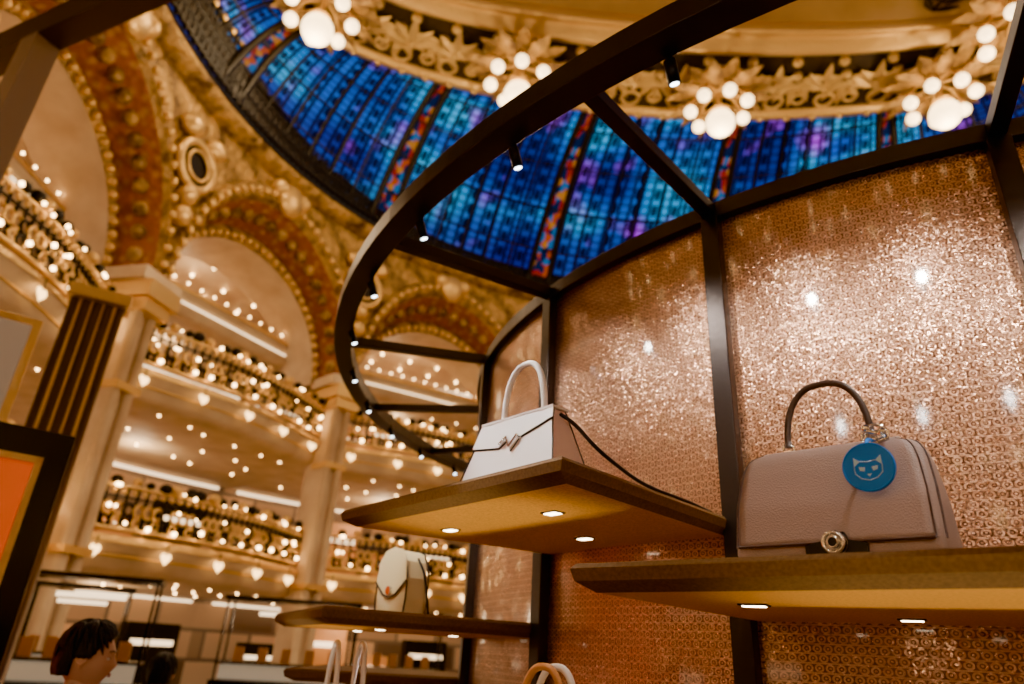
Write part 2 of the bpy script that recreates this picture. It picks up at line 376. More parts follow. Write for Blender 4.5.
# -- blush flap bag
bagB=empty('blush_handbag'); zB=CAMZ+.271*H+.0015
mb=MB(); W0,W1,D0,D1,HB=.152,.114,.055,.020,.142
A=[(-W0,-D0,0),(W0,-D0,0),(W0,D0,0),(-W0,D0,0)]; B=[(-W1,-D1,HB),(W1,-D1,HB),(W1,D1,HB),(-W1,D1,HB)]
I=[mb.vert(p) for p in A+B]
mb.face([3,2,1,0],0); mb.face([4,5,6,7],0)
for i in range(4): mb.face([i,(i+1)%4,(i+1)%4+4,i+4],[0,1,0,1][i])
mb.build('body',[m_pink,m_pinks],bagB,bevel=.004)
def fB(x,z,o): t=z/HB; return (x,-(D0+(D1-D0)*t)-o,z)
def Wz(z): return W0+(W1-W0)*z/HB
mb=MB()
for off,mt,gr in ((.002,1,.0035),(.0045,0,0)):
    zz=[(-Wz(.085)-.004,.085-gr),(-.035,.072-gr),(-.012,.088-gr),(.008,.060-gr),(.028,.088-gr),(Wz(.118)+.004,.118-gr)]
    top=[(Wz(HB)+.005,HB+.004),(-Wz(HB)-.005,HB+.004)]
    pts=[fB(x,z,off) for x,z in zz+top]; back=[(p[0],p[1]+.003,p[2]) for p in pts]
    n=len(pts); Ia=[mb.vert(p) for p in pts]; Ib=[mb.vert(p) for p in back]
    mb.face(Ia,mt); mb.face(Ib[::-1],mt)
    for i in range(n): mb.face([Ia[i],Ia[(i+1)%n],Ib[(i+1)%n],Ib[i]],mt)
mb.box((0,0,HB+.003),(2*W1+.012,2*D1+.012,.005),0)
mb.build('flap',[m_pink,m_bk],bagB)
mb=MB(); mb.tube([fB(x,z,.009) for x,z in ((-.030,.078),(-.012,.094),(.006,.068),(.024,.094),(.040,.082))],.0028,8,0); mb.build('clasp',[m_chrome],bagB)
mb=MB(); arc_handle(mb,-.068,.068,HB+.006,.134,0,.0078,0)
for sx in(-1,1): mb.box((sx*.068,0,HB+.008),(.018,.02,.012),0)
mb.build('handle',[m_white],bagB,bevel=.002)
mb=MB()
for sx in(-1,1):
    mb.tube([(sx*(Wz(z)+.001),-(D0+(D1-D0)*z/HB),z) for z in (0.002,HB)],.0016,6,0)
    mb.tube([(sx*(Wz(z)+.001),(D0+(D1-D0)*z/HB),z) for z in (0.002,HB)],.0016,6,0)
mb.build('edge_paint',[m_bk],bagB)
frB=Vector((-.008,1.474)); angB=-49
eB=Vector((math.cos(R(angB)),math.sin(R(angB)))); bB=Vector((-eB.y,eB.x)); cB=frB+bB*.06
place(bagB,(cB.x,cB.y,zB),angB)
def bezier(ps,n=40):
    out=[]; ps=[Vector(p) for p in ps]; ps=[ps[0]*2-ps[1]]+ps+[ps[-1]*2-ps[-2]]
    for i in range(1,len(ps)-2):
        for k in range(n):
            t=k/n; a,b_,c_,d_=ps[i-1:i+3]
            out.append(.5*((2*b_)+(c_-a)*t+(2*a-5*b_+4*c_-d_)*t*t+(3*b_-a-3*c_+d_)*t**3))
    out.append(ps[-2]); return out
def worldB(x,y,z): return Vector((cB.x+eB.x*x+bB.x*y,cB.y+eB.y*x+bB.y*y,zB+z))
mb=MB(); zs_=zB+.006
pts=bezier([worldB(W1+.004,0,HB-.01),worldB(W1+.03,.02,HB-.035),worldB(W0+.03,.06,.05),dp(226.2,2.15*H,zs_+.01),dp(226.3,2.08*H,zs_),dp(226.2,1.98*H,zs_+.002),dp(226.0,1.87*H,zs_)],10)
mb.tube(pts,.0045,8,0)
Mi=(Matrix.Translation((cB.x,cB.y,zB))@Matrix.Rotation(R(angB),4,'Z')).inverted()
ob=mb.build('shoulder_strap',[m_bk],bagB); ob.matrix_parent_inverse=Mi
# -- ivory saddle bag
def saddle(name,loc,ang,wd,ht,dp_,m1,m2):
    e=empty(name)
    prof=[(-wd*.46,0),(wd*.46,0),(wd*.5,ht*.25),(wd*.49,ht*.55),(wd*.42,ht*.8),(wd*.28,ht*.95),(0,ht),(-wd*.28,ht*.95),(-wd*.42,ht*.8),(-wd*.49,ht*.55),(-wd*.5,ht*.25)]
    mb=MB(); mb.prism(prof,-dp_*.5,dp_*.5,0); mb.build('body',[m1],e,bevel=.01)
    mb=MB(); fl=[(-wd*.50,ht*.5),(-wd*.2,ht*.3),(0,ht*.26),(wd*.2,ht*.3),(wd*.50,ht*.5),(wd*.44,ht*.83),(wd*.28,ht*.98),(0,ht*1.03),(-wd*.28,ht*.98),(-wd*.44,ht*.83)]
    mb.prism(fl,-dp_*.5-.006,-dp_*.5+.001,0); mb.build('flap',[m1],e,bevel=.003)
    mb=MB(); mb.cyl((0,-dp_*.5-.006,ht*.36),(0,-dp_*.5-.014,ht*.36),.014,20,0); mb.build('clasp',[m_chrome],e)
    mb=MB()
    mb.tube([(x*1.005,-dp_*.5-.001,z) for x,z in prof[1:]+prof[:1]],.003,6,0); mb.tube([(x*1.005,dp_*.5,z) for x,z in prof[1:]+prof[:1]],.003,6,0)
    mb.tube([(x,-dp_*.5-.007,z) for x,z in fl[:5]],.0025,6,0)
    mb.tube(bezier([(wd*.44,0,ht*.85),(wd*.6,.01,ht*.6),(wd*.7,.02,ht*.2),(wd*.75,.03,.005),(wd*.9,.1,.005)],8),.004,6,0)
    mb.build('strap',[m2],e); place(e,loc,ang); return e
p=dp(201.5,2.11*H,CAMZ+.075*H+.002); saddle('ivory_saddle_bag',(p.x,p.y,p.z),-50,.19,.215,.085,m_ivory,m_bk)
# -- tote bags on lower shelves (handles reach into view)
def tote(name,loc,ang,wd,ht,dp_,m1,m2,m3,hh):
    e=empty(name); mb=MB(); loft(mb,[(0,wd*.45,dp_*.5,.015),(.01,wd*.47,dp_*.52,.02),(ht*.5,wd*.49,dp_*.47,.02),(ht,wd*.5,dp_*.3,.012)],0); mb.build('body',[m1],e)
    mb=MB(); arc_handle(mb,-wd*.17,wd*.17,ht*.8,hh+ht*.2,-dp_*.35,.008,0); mb.build('front_handle',[m2],e)
    mb=MB(); arc_handle(mb,-wd*.17,wd*.17,ht*.8,hh+ht*.2,dp_*.32,.008,0); mb.build('rear_handle',[m3],e)
    mb=MB(); mb.box((0,-dp_*.4,ht*.86),(wd*.2,.01,.03),0); mb.build('clasp',[m_chrome],e); place(e,loc,ang); return e
zE=CAMZ-.266*H+.002
p=dp(221.4,2.15*H,zE); tote('ivory_tote_bag',(p.x,p.y,p.z),-30,.34,.18,.10,m_ivory,m_tan,m_white,.145)
p=dp(204.5,2.25*H,CAMZ-.296*H+.002); tote('grey_tote_bag',(p.x,p.y,p.z),-62,.30,.2,.12,m_taupe,m_white,m_white,.19)

# ------------------------------------------------------------------ great hall
HC=Vector((4.5,11.0)); RH=13.3; DB=-2.0
def pt(s,r,z): return (r*math.cos(R(s)),r*math.sin(R(s)),z)
def strip(mb,f,s0,s1,n,mat,sm=True,uvf=None):
    P=[];Q=[]
    for i in range(n+1):
        s=s0+(s1-s0)*i/n; prof=f(s); P.append([pt(s,r,z) for r,z in prof]); Q.append([(R(s)*r,z) for r,z in prof])
    mb.grid(P,mat,Q,sm=sm)
def heart(mb,c,ax,w,mat):
    pts=[]
    for i in range(20):
        t=2*math.pi*i/20; x=16*math.sin(t)**3; z=13*math.cos(t)-5*math.cos(2*t)-2*math.cos(3*t)-math.cos(4*t)
        pts.append((x/32*w,z/32*w))
    c=Vector(c); n=Vector((-ax.y,ax.x,0))
    A=[mb.vert(c+ax*x+Vector((0,0,z))) for x,z in pts]
    for sg in(-1,1):
        k=mb.vert(c+n*sg*w*.22)
        for i in range(20): mb.face([A[i],A[(i+1)%20],k],mat,True)
mb=MB(); ZS=9.0
prof=[(15.0,5.0,13.30,1),(14.75,4.85,13.10,1),(14.2,4.45,13.05,1),(13.9,4.3,13.2,2),(12.9,3.7,14.2,1),(12.6,3.55,14.1,1),(12.2,3.25,14.2,3),(11.9,3.0,15.8,3)]
n=40; rings=[]
for a,b_,r,_ in prof: rings.append([pt(a*math.cos(math.pi*i/n),r,ZS+b_*math.sin(math.pi*i/n)) for i in range(n+1)])
for k in range(len(prof)-1): mb.grid([rings[k],rings[k+1]],{1:0,2:1,3:2}[prof[k][3]])
for a,b_,r in ((14.5,4.65,13.03),(12.4,3.4,14.1)):
    for i in range(1,34):
        t=math.pi*i/34; p=pt(a*math.cos(t),r,ZS+b_*math.sin(t)); mb.sphere(p,.11,3,6,4)
for i in range(1,22):
    t=math.pi*i/22; mb.sphere(pt(13.4*math.cos(t),13.65,ZS+4.0*math.sin(t)),.2,0,6,4,(1,1,1))
mb.sphere(pt(0,13.0,ZS+4.7),.5,3,10,6,(.5,1,1.1)); mb.sphere(pt(2,13.05,ZS+4.9),.3,3,8,5); mb.sphere(pt(-2,13.05,ZS+4.9),.3,3,8,5)
# spandrel
P=[]
for i in range(61):
    s=-15+30*i/60; zz=ZS+5.0*math.sqrt(max(0,1-(s/15)**2)); P.append([pt(s,13.3,zz),pt(s,13.3,(zz+14.6)/2),pt(s,13.3,14.6)])
mb.grid(P,0)
# cornice + tall iron balustrade
strip(mb,lambda s:[(13.3,14.3),(12.9,14.45),(12.85,14.65)],-15,15,16,0)
strip(mb,lambda s:[(12.85,14.65),(12.85,14.75),(13.1,14.85),(13.3,14.9)],-15,15,16,5)
for i in range(30):
    s=-15+30*(i+.5)/30; M=Matrix.Rotation(R(s+90),4,'Z'); mb.box(Vector(pt(s,12.75,15.55)),(.09,.09,1.6),5)
    for zz in (15.05,15.5,15.95): mb.torus(pt(s+.5,12.75,zz),.20,.06,'y',8,4,5,M)
    mb.sphere(pt(s,12.75,16.45),.12,5 if i%2 else 3,6,4)
for zz in (14.8,15.25,15.75,16.3):
    strip(mb,lambda s:[(12.7,zz),(12.82,zz),(12.82,zz+.11),(12.7,zz+.11),(12.7,zz)],-15,15,12,5)
def disc(mb,s,r,z,rad,mat,rim):
    pts=[Vector(pt(s+math.degrees(rad*math.cos(t)/r),r,z+rad*math.sin(t))) for t in [2*math.pi*i/24 for i in range(24)]]
    mb.face([mb.vert(p) for p in pts],mat); mb.tube(pts,.12,6,rim,closed=True)
    pts=[Vector(pt(s+math.degrees(rad*.62*math.cos(t)/r),r-.06,z+rad*.62*math.sin(t))) for t in [2*math.pi*i/24 for i in range(24)]]
    mb.tube(pts,.05,5,rim,closed=True)
disc(mb,15,13.1,12.4,.62,5,3)
for k in(-1,1):
    mb.sphere(pt(15+k*2.2,13.1,13.3),.35,3,8,6,(.6,1,.8)); mb.sphere(pt(15,13.1,11.2-.3*k),.28,3,8,6)
# piers + capital
M=Matrix.Rotation(R(15),4,'Z')
mb.box((13.75,0,4.4),(.9,.60,8.8),2,M)
for k in(-1,1): mb.tube([M@Vector((13.25,k*.2,.6)),M@Vector((13.25,k*.2,8.2))],.12,8,2)
for zz in (3.0,6.4): mb.box((13.45,0,zz),(.75,.72,.16),3,M)
mb.box((13.5,0,8.65),(1.3,1.0,.4),3,M); mb.box((13.5,0,8.30),(1.1,.8,.3),3,M); mb.box((13.6,0,9.0),(1.2,1.25,.3),2,M)
mb.box((13.65,0,.4),(1.2,.95,.8),2,M)
# floors / balconies
rb=random.Random(11)
def bulge(s,a): return a*math.cos(math.pi*s/30)
for zf,bl,r0 in ((3.5,1.1,13.9),(7.25,1.0,13.9),(10.6,.5,15.6)):
    rf=lambda s:r0-bulge(s,bl)
    strip(mb,lambda s:[(20,zf),(rf(s)+.05,zf),(rf(s)-.1,zf-.1),(rf(s)-.1,zf-.25),(rf(s)+.12,zf-.35),(rf(s)+.12,zf-.65),(rf(s)+.45,zf-.8),(20,zf-.75)],-15,15,20,2)
    strip(mb,lambda s:[(rf(s)+.10,zf-.40),(rf(s)+.05,zf-.43),(rf(s)+.10,zf-.46)],-15,15,20,6 if zf>10 else 3)
    strip(mb,lambda s:[(rf(s)-.02,zf-.02),(rf(s)-.14,zf-.10),(rf(s)-.14,zf-.20)],-15,15,20,3)
    strip(mb,lambda s:[(16.6-bulge(s,1),zf-.765),(16.75-bulge(s,1),zf-.77)],-15,15,20,6)
    for i in range(7):
        for j in range(3):
            s=-13+26*(i+.5)/7+rb.uniform(-.9,.9); r=rf(s)+1.0+1.6*j+rb.uniform(-.3,.3); mb.sphere(pt(s,r,zf-.80),.035,4,6,4)
    if zf>10:
        for i in range(16): s=-13+26*i/15; mb.sphere(pt(s,rf(s)-.05,zf+.1),.035,4,6,4)
        continue
    for zz,rad,m_ in ((zf+.10,.06,3),(zf+1.0,.055,3),(zf+.78,.03,5)):
        mb.tube([pt(s,rf(s),zz) for s in [-14.6+29.2*i/24 for i in range(25)]],rad,5,m_)
    nb=34
    for i in range(nb+1):
        s=-14.5+29*i/nb; p=Vector(pt(s,rf(s),zf)); mb.box(p+Vector((0,0,.53)),(.045,.045,.9),5)
        if i<nb:
            s2=s+14.5/nb; M=Matrix.Rotation(R(s2+90),4,'Z')
            mb.torus(pt(s2,rf(s2),zf+.52),.13,.045,'y',8,4,3 if i%4 else 5,M); mb.torus(pt(s2,rf(s2),zf+.26),.10,.038,'y',8,4,3 if i%2 else 5,M)
            mb.sphere(pt(s2,rf(s2)-.05,zf+.88),.06,3,6,4)
    for i in range(22):
        s=-14+28*(i+rb.uniform(-.3,.3))/21; mb.sphere(pt(s,rf(s),zf+1.12+rb.uniform(-.03,.06)),rb.uniform(.10,.17),5 if i%3 else 3,6,4,(1,1,.8))
    for i in range(20):
        s=rb.uniform(-14,14); mb.sphere(pt(s,rf(s)-.14,zf+rb.choice((1.05,1.0,.62,.55))),rb.uniform(.025,.05),4,6,4)
    for i in range(11):
        s=-13.5+27*(i+rb.uniform(-.25,.25))/10; mb.sphere(pt(s,rf(s)-.14,zf+rb.uniform(.08,.28)),rb.uniform(.035,.06),4,6,4)
    for i in range(5):
        s=-12+24*i/4; c=Vector(pt(s,rf(s)-.16,zf-.38)); a=Vector((-math.sin(R(s)),math.cos(R(s)),0))
        heart(mb,c,a,.29,7); mb.tube([c+Vector((0,0,.08)),c+Vector((0,0,.3))],.012,4,5)
# ceiling, back walls
strip(mb,lambda s:[(15.8,12.1),(16.2,12.6),(20,12.6)],-15,15,8,2)
P=[]
for i in range(31):
    s=-15+30*i/30; q=max(0,1-(s/11.9)**2); P.append([pt(s,15.8,max(ZS-.1,ZS+3.0*math.sqrt(q))),pt(s,15.8,12.7)])
mb.grid(P,2)
for i in range(6):
    for j in range(3): mb.sphere(pt(-12+24*(i+.5)/6,16.6+j*1.1,12.5),.06,4,6,4)
for zz in (12.3,6.35,2.6,9.7):
    strip(mb,lambda s:[(19.8,zz),(19.7,zz),(19.7,zz+.08)],-14,14,8,6)
strip(mb,lambda s:[(20,0),(20,2.7),(20,3.5),(20,7.2),(20,12.6)],-15,15,12,8)
for zf in (0,3.5,7.25):
    for s,wd,hh in ((-9,1.6,1.9),(-3,1.0,1.3),(4,2.2,2.2),(10,1.2,1.5)):
        M=Matrix.Rotation(R(s),4,'Z'); mb.box((18.6,0,zf+hh/2),(.5,wd,hh),5 if s in(-9,10) else 9,M); mb.box((18.33,0,zf+hh*.72),(.03,wd*.8,hh*.08),6,M)
mats=[m_gold,m_red,m_cream,m_golds,m_bulb,m_iron,m_strip,m_heart,m_shop,m_tan]
bay0=mb.build('arcade_bay',mats,None,(HC.x,HC.y,0),R(153.5+DB))
for k,oy in ((123.5,0),(93.5,0),(63.5,0),(33.5,0),(3.5,0),(-26.5,0),(183.5,0),(213.5,-4.6),(-56.5,-4.6),(243.5,-4.6),(273.5,-4.6)):
    o=bpy.data.objects.new('arcade_bay',bay0.data); sc.collection.objects.link(o); o.location=(HC.x,HC.y+oy,0); o.rotation_euler[2]=R(k+DB)
mb=MB(); mb.face([mb.vert(pt(360*i/48,26,0)) for i in range(48)],0); mb.build('floor',[m_floor],None,(HC.x,HC.y-2,0))

# dome --------------------------------------------------------------
ZD=CAMZ+17.0
dome=empty('stained_glass_dome',(0,0,0))
def base_pt(t): return Vector((HC.x+12.95*math.cos(R(t)),HC.y+12.95*math.sin(R(t)),14.95))
def rim_pt(t,off=0,z=ZD):
    a=12.5-off; bb=(4.9 if math.sin(R(t))>0 else 11.0)-off
    return Vector((4.6+a*math.cos(R(t)),13+bb*math.sin(R(t)),z))
def tp(t): return t-13.4*math.sin(R(t-78.5))
def dome_pt(t,v,o=0):
    B=base_pt(t); D=rim_pt(tp(t)); h=math.sin(v*math.pi/2); w_=1-math.cos(v*math.pi/2)
    w_=.35*w_+.65*v; h=.55*h+.45*v
    p=B.lerp(D,w_); p.z=B.z+(D.z+.6-B.z)*h
    if o: q=(Vector((HC.x,HC.y,p.z))-p).normalized(); p=p+q*o-Vector((0,0,o*.3))
    return p
mb=MB(); P=[];Q=[]
for i in range(181):
    t=2*i; P.append([dome_pt(t,j/20) for j in range(21)]); Q.append([(t/30,j/20) for j in range(21)])
mb.grid(P,0,Q)
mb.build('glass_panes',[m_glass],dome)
mb=MB()
for k in range(12):
    t0=18.5+DB+30*k
    P=[];Q=[]
    for i in range(25):
        v=i/24; P.append([dome_pt(t0+d*(1-.35*v),v,.08) for d in(-1.7,0,1.7)]); Q.append([(x,v) for x in(0,.5,1)])
    mb.grid(P,0,Q)
    for d in(-1.9,1.9): mb.tube([dome_pt(t0+d*(1-.35*i/20),i/20,.15) for i in range(21)],.12,6,2)
    for d in (-9,-4.5,0,4.5,9) : mb.tube([dome_pt(t0+15+d,i/16,.08) for i in range(17)],.06,4,2)
for v in (.18,.4,.62,.82): mb.tube([dome_pt(3*i,v,.08) for i in range(120)],.045,4,2,closed=True)
mb.build('ribs',[m_rib,m_golds,m_iron],dome)
# crown band + ceiling
mb=MB(); P=[]
for i in range(181):
    t=2*i; P.append([rim_pt(t,o,ZD+z) for o,z in((-.5,.6),(-.15,.5),(0,0),(.05,-.15),(.3,-.2),(.4,0))]); 
mb.grid(P,1)
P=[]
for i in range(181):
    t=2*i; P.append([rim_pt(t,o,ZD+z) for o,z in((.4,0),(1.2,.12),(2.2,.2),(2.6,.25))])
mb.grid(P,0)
P=[]
for i in range(181):
    t=2*i; P.append([rim_pt(t,o,ZD+z) for o,z in((2.6,.25),(2.65,.05),(2.9,0),(3.0,.3),(3.3,.3),(3.35,.2),(3.5,.2),(3.55,.5))])
mb.grid(P,1)
P=[]
for i in range(181):
    t=2*i; P.append([rim_pt(t,3.55,ZD+.5)]+[ (rim_pt(t,3.55,ZD+.5).lerp(Vector((4.6,12,ZD+2.2)),k/6)+Vector((0,0,.5*math.sin(math.pi*k/6)))) for k in range(1,7)])
mb.grid(P,2)
def leaf(mb,c,dirv,side,nrm,L,W,mat):
    k=[(0,.02),(.25,.7),(.5,1),(.75,.65),(1,.0)]
    Lf=[c+dirv*L*a+side*W*.5*b_-nrm*.02 for a,b_ in k]; Rt=[c+dirv*L*a-side*W*.5*b_-nrm*.02 for a,b_ in k]; Md=[c+dirv*L*a-nrm*(.02+.16*W*math.sin(math.pi*a*.9)+.02) for a,_ in k]
    mb.grid([Lf,Md,Rt],mat,sm=False)
def palmette(mb,c,out,side,nrm,S,mat,n=7,spread=150):
    for i in range(n):
        a=R(-spread/2+spread*i/(n-1)); d=out*math.cos(a)+side*math.sin(a); sd=-out*math.sin(a)+side*math.cos(a)
        leaf(mb,c+d*S*.12,d,sd,nrm,S*(1-.25*abs(math.sin(a))),S*.27,mat)
    mb.sphere(c-nrm*(-.05),S*.14,mat,8,5)
nrm=Vector((0,0,1))
t=0
while t<360:
    a=rim_pt(t,1.5,ZD+.05); b2=rim_pt(t+.5,1.5,ZD+.05); sd=(b2-a).normalized(); ou=Vector((sd.y,-sd.x,0))
    stepdeg=math.degrees(1.45/((b2-a).length/R(.5)))
    palmette(mb,rim_pt(t,1.75,ZD+.06),ou,sd,nrm,1.15,3,7,170)
    palmette(mb,rim_pt(t+stepdeg/2,1.2,ZD+.03),-ou,sd,nrm,1.0,3,5,150)
    mb.torus(rim_pt(t+stepdeg/2,.75,ZD+.0),.28,.07,'z',12,5,3); mb.torus(rim_pt(t,.85,ZD+.0),.2,.06,'z',12,5,3); mb.sphere(rim_pt(t,2.35,ZD+.1),.17,3,8,5); mb.sphere(rim_pt(t+stepdeg*.25,.2,ZD-.2),.12,3,6,4); mb.sphere(rim_pt(t+stepdeg*.75,.2,ZD-.2),.12,3,6,4)
    t+=stepdeg
t=0
while t<360:
    a=rim_pt(t,5.2,ZD+.75); b2=rim_pt(t+.5,5.2,ZD+.75); L=(b2-a).length/.5
    sd=(b2-a).normalized(); ou=Vector((sd.y,-sd.x,0))
    if L>.02:
        for k in range(9):
            c=a-ou*(.3*k-.8); 
            for g in(-1,1):
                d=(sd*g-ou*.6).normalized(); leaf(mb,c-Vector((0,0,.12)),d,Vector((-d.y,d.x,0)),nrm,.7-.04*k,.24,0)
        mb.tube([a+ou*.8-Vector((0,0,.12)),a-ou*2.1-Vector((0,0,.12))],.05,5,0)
        t+=max(4,2.4/L)
    else: t+=10
mb.build('crown_ceiling',[m_bandbase,m_golds,m_creamgold,m_goldleaf],dome)
# globe chandeliers
for x,y in ((-.26,15.75),(6.1,16.4),(12.6,15.5),(-5.9,13.75),(13.2,12.9),(-7.3,9.5)):
    mb=MB(); mb.sphere((0,0,0),.44,0,20,14)
    mb.tube([(0,0,.4),(0,0,1.7)],.1,8,1); mb.torus((0,0,.45),.26,.06,'z',20,6,1)
    for i in range(7):
        a=2*math.pi*i/7+.3; q=.88; c=(q*math.cos(a),q*math.sin(a),.50); mb.sphere(c,.20,0,14,10)
        mb.tube([(0,0,1.25),(.6*math.cos(a),.6*math.sin(a),1.2),(q*math.cos(a),q*math.sin(a),.75)],.06,6,1); mb.sphere((c[0],c[1],.75),.14,1,8,5)
        for da,L_,zz in ((.45,1.35,1.1),(0,1.25,1.25)):
            b_=a+da; leaf(mb,Vector((.4*math.cos(b_),.4*math.sin(b_),zz)),Vector((math.cos(b_),math.sin(b_),-.12)),Vector((-math.sin(b_),math.cos(b_),0)),Vector((0,0,1)),L_,.5,2)
    mb.torus((0,0,1.3),.95,.1,'z',30,6,1)
    mb.build('globe_chandelier',[m_globe,m_golds,m_gold],None,(x,y,ZD-1.55))
    light('POINT','chandelier_light',(x,y,ZD-2.6),300,(1,.72,.40),.5)

# ------------------------------------------------------------------ left foreground
m_or=mat('orange_lit_panel',(.8,.16,.01),0,.5,em=(1,.13,.004),es=.42,var=(1.5,(.6,.10,.01)))
m_dk=mat('black_lacquer',(.012,.010,.010),0,.25)
m_sign=mat('cream_sign_face',(.50,.42,.32),0,.5,em=(1,.76,.5),es=.10)
k=empty('boutique_kiosk'); 
mb=MB(); mb.box((-1.3,.5,1.25),(2.6,1.0,2.5),0)
mb.build('cabinet',[m_dk,m_golds],k,bevel=.01)
mb=MB(); mb.box((-1.24,-.012,1.25),(2.2,.02,2.15),0); mb.build('lit_panel',[m_or],k)
mb=MB()
for c,d in (((-.13,-.03,1.25),(.03,.05,2.2)),((-2.35,-.03,1.25),(.03,.05,2.2)),((-1.24,-.03,2.34),(2.25,.05,.03)),((-1.24,-.03,.16),(2.25,.05,.03))): mb.box(c,d,0)
mb.build('gold_frame',[m_golds],k)
az=R(-32.6); k.location=(4.1*math.sin(az),4.1*math.cos(az),0); k.rotation_euler[2]=R(42)
mb=MB()
mb.box((0,0,.36),(.55,.08,.66),0); mb.box((0,-.045,.36),(.46,.02,.56),1); mb.box((0,0,.02),(.3,.2,.04),0)
pz=Vector((4.5*math.sin(R(-40.4)),4.5*math.cos(R(-40.4)),2.502)); mb.build('framed_sign',[m_golds,m_sign],None,pz,R(38),bevel=.01)
mb=MB()
for i in range(5): mb.cyl((-.24+.12*i,-.04*math.cos((i-2)*.5),0),(-.24+.12*i,-.04*math.cos((i-2)*.5),5.2),.05,12,0)
mb.box((0,0.05,2.6),(.54,.2,5.2),1); mb.box((0,0.02,5.26),(.66,.4,.14),1); mb.box((0,.02,.15),(.66,.4,.3),0)
mb.build('bronze_fluted_column',[mat('bronze',(.22,.15,.10),.8,.3),m_golds],None,(9*math.sin(R(-34.0)),9*math.cos(R(-34.0)),0),R(30))
g=empty('display_gantry'); mb=MB()
d=Vector((1.2,-.56,0)).normalized(); c=Vector((-4.26,4.47,0)); ang_=math.degrees(math.atan2(d.y,d.x))
M=Matrix.Translation(c)@Matrix.Rotation(R(ang_),4,'Z')
mb.box((.0,0,6.4),(5.8,.21,.27),0,M); mb.box((-.05,0,3.15),(.22,.21,6.27),1,M)
mb.box((-.05,0,.05),(.5,.4,.1),0,M); mb.box((-2.7,0,3.15),(.22,.21,6.27),1,M); mb.box((-2.7,0,.05),(.5,.4,.1),0,M)
mb.build('frame_parts',[mat('brown_metal',(.14,.09,.06),.5,.4),mat('greige_column',(.34,.26,.19),0,.4)],g)
m_case=mat('case_glow',(.8,.9,1),0,.3,em=(1,.78,.52),es=.2)
for x,y,rz,wd in ((-5.2,9.5,20,1.6),(-3.4,12.5,10,2.2),(-1.9,14.5,0,1.8),(-6.6,11.8,30,1.4)):
    mb=MB(); mb.box((0,0,.5),(wd,.7,1.0),0); mb.box((0,0,1.25),(wd*.96,.66,.03),0); mb.box((0,0,1.12),(wd*.9,.5,.2),1)
    for a_ in(-1,1):
        for b_ in(-1,1): mb.box((a_*wd*.47,b_*.32,1.6),(.03,.03,1.2),0)
    mb.box((0,0,2.22),(wd,.7,.06),0); mb.box((0,-.1,2.0),(wd*.5,.03,.06),2)
    for i in range(5): mb.box((-.35*wd+.17*wd*i,0,1.38),(.14,.1,.22),3)
    mb.build('shop_display_case',[m_dk,m_case,m_strip,m_tan],None,(x,y,0),R(rz))

# ------------------------------------------------------------------ people
m_skin=mat('skin',(.62,.37,.26),0,.5,bump=(60,.05,.001)); m_hair=mat('black_hair',(.010,.008,.008),0,.5,bump=(90,.8,.006))
m_eye=mat('eye_white',(.8,.78,.75),0,.2); m_iris=mat('iris',(.03,.015,.01),0,.1); m_lip=mat('lips',(.5,.18,.15),0,.4); m_shoe=mat('shoe_leather',(.03,.02,.02),0,.4)
def skin(name,chains,mt,parent,root=0):
    vs=[];es=[];rs=[];idx={}
    for ch in chains:
        prev=None
        for p,r in ch:
            key=tuple(round(q,4) for q in p)
            if key not in idx: idx[key]=len(vs); vs.append(p); rs.append(r)
            if prev is not None: es.append((prev,idx[key]))
            prev=idx[key]
    me=bpy.data.meshes.new(name); me.from_pydata(vs,es,[]); me.materials.append(mt)
    ob=bpy.data.objects.new(name,me); sc.collection.objects.link(ob); ob.parent=parent
    ob.modifiers.new('skin','SKIN').use_smooth_shade=True
    for i,r in enumerate(rs):
        sv=me.skin_vertices[0].data[i]; sv.radius=(r,r) if not isinstance(r,tuple) else r; sv.use_root=(i==root)
    sb=ob.modifiers.new('sub','SUBSURF'); sb.levels=2; sb.render_levels=2
    return ob
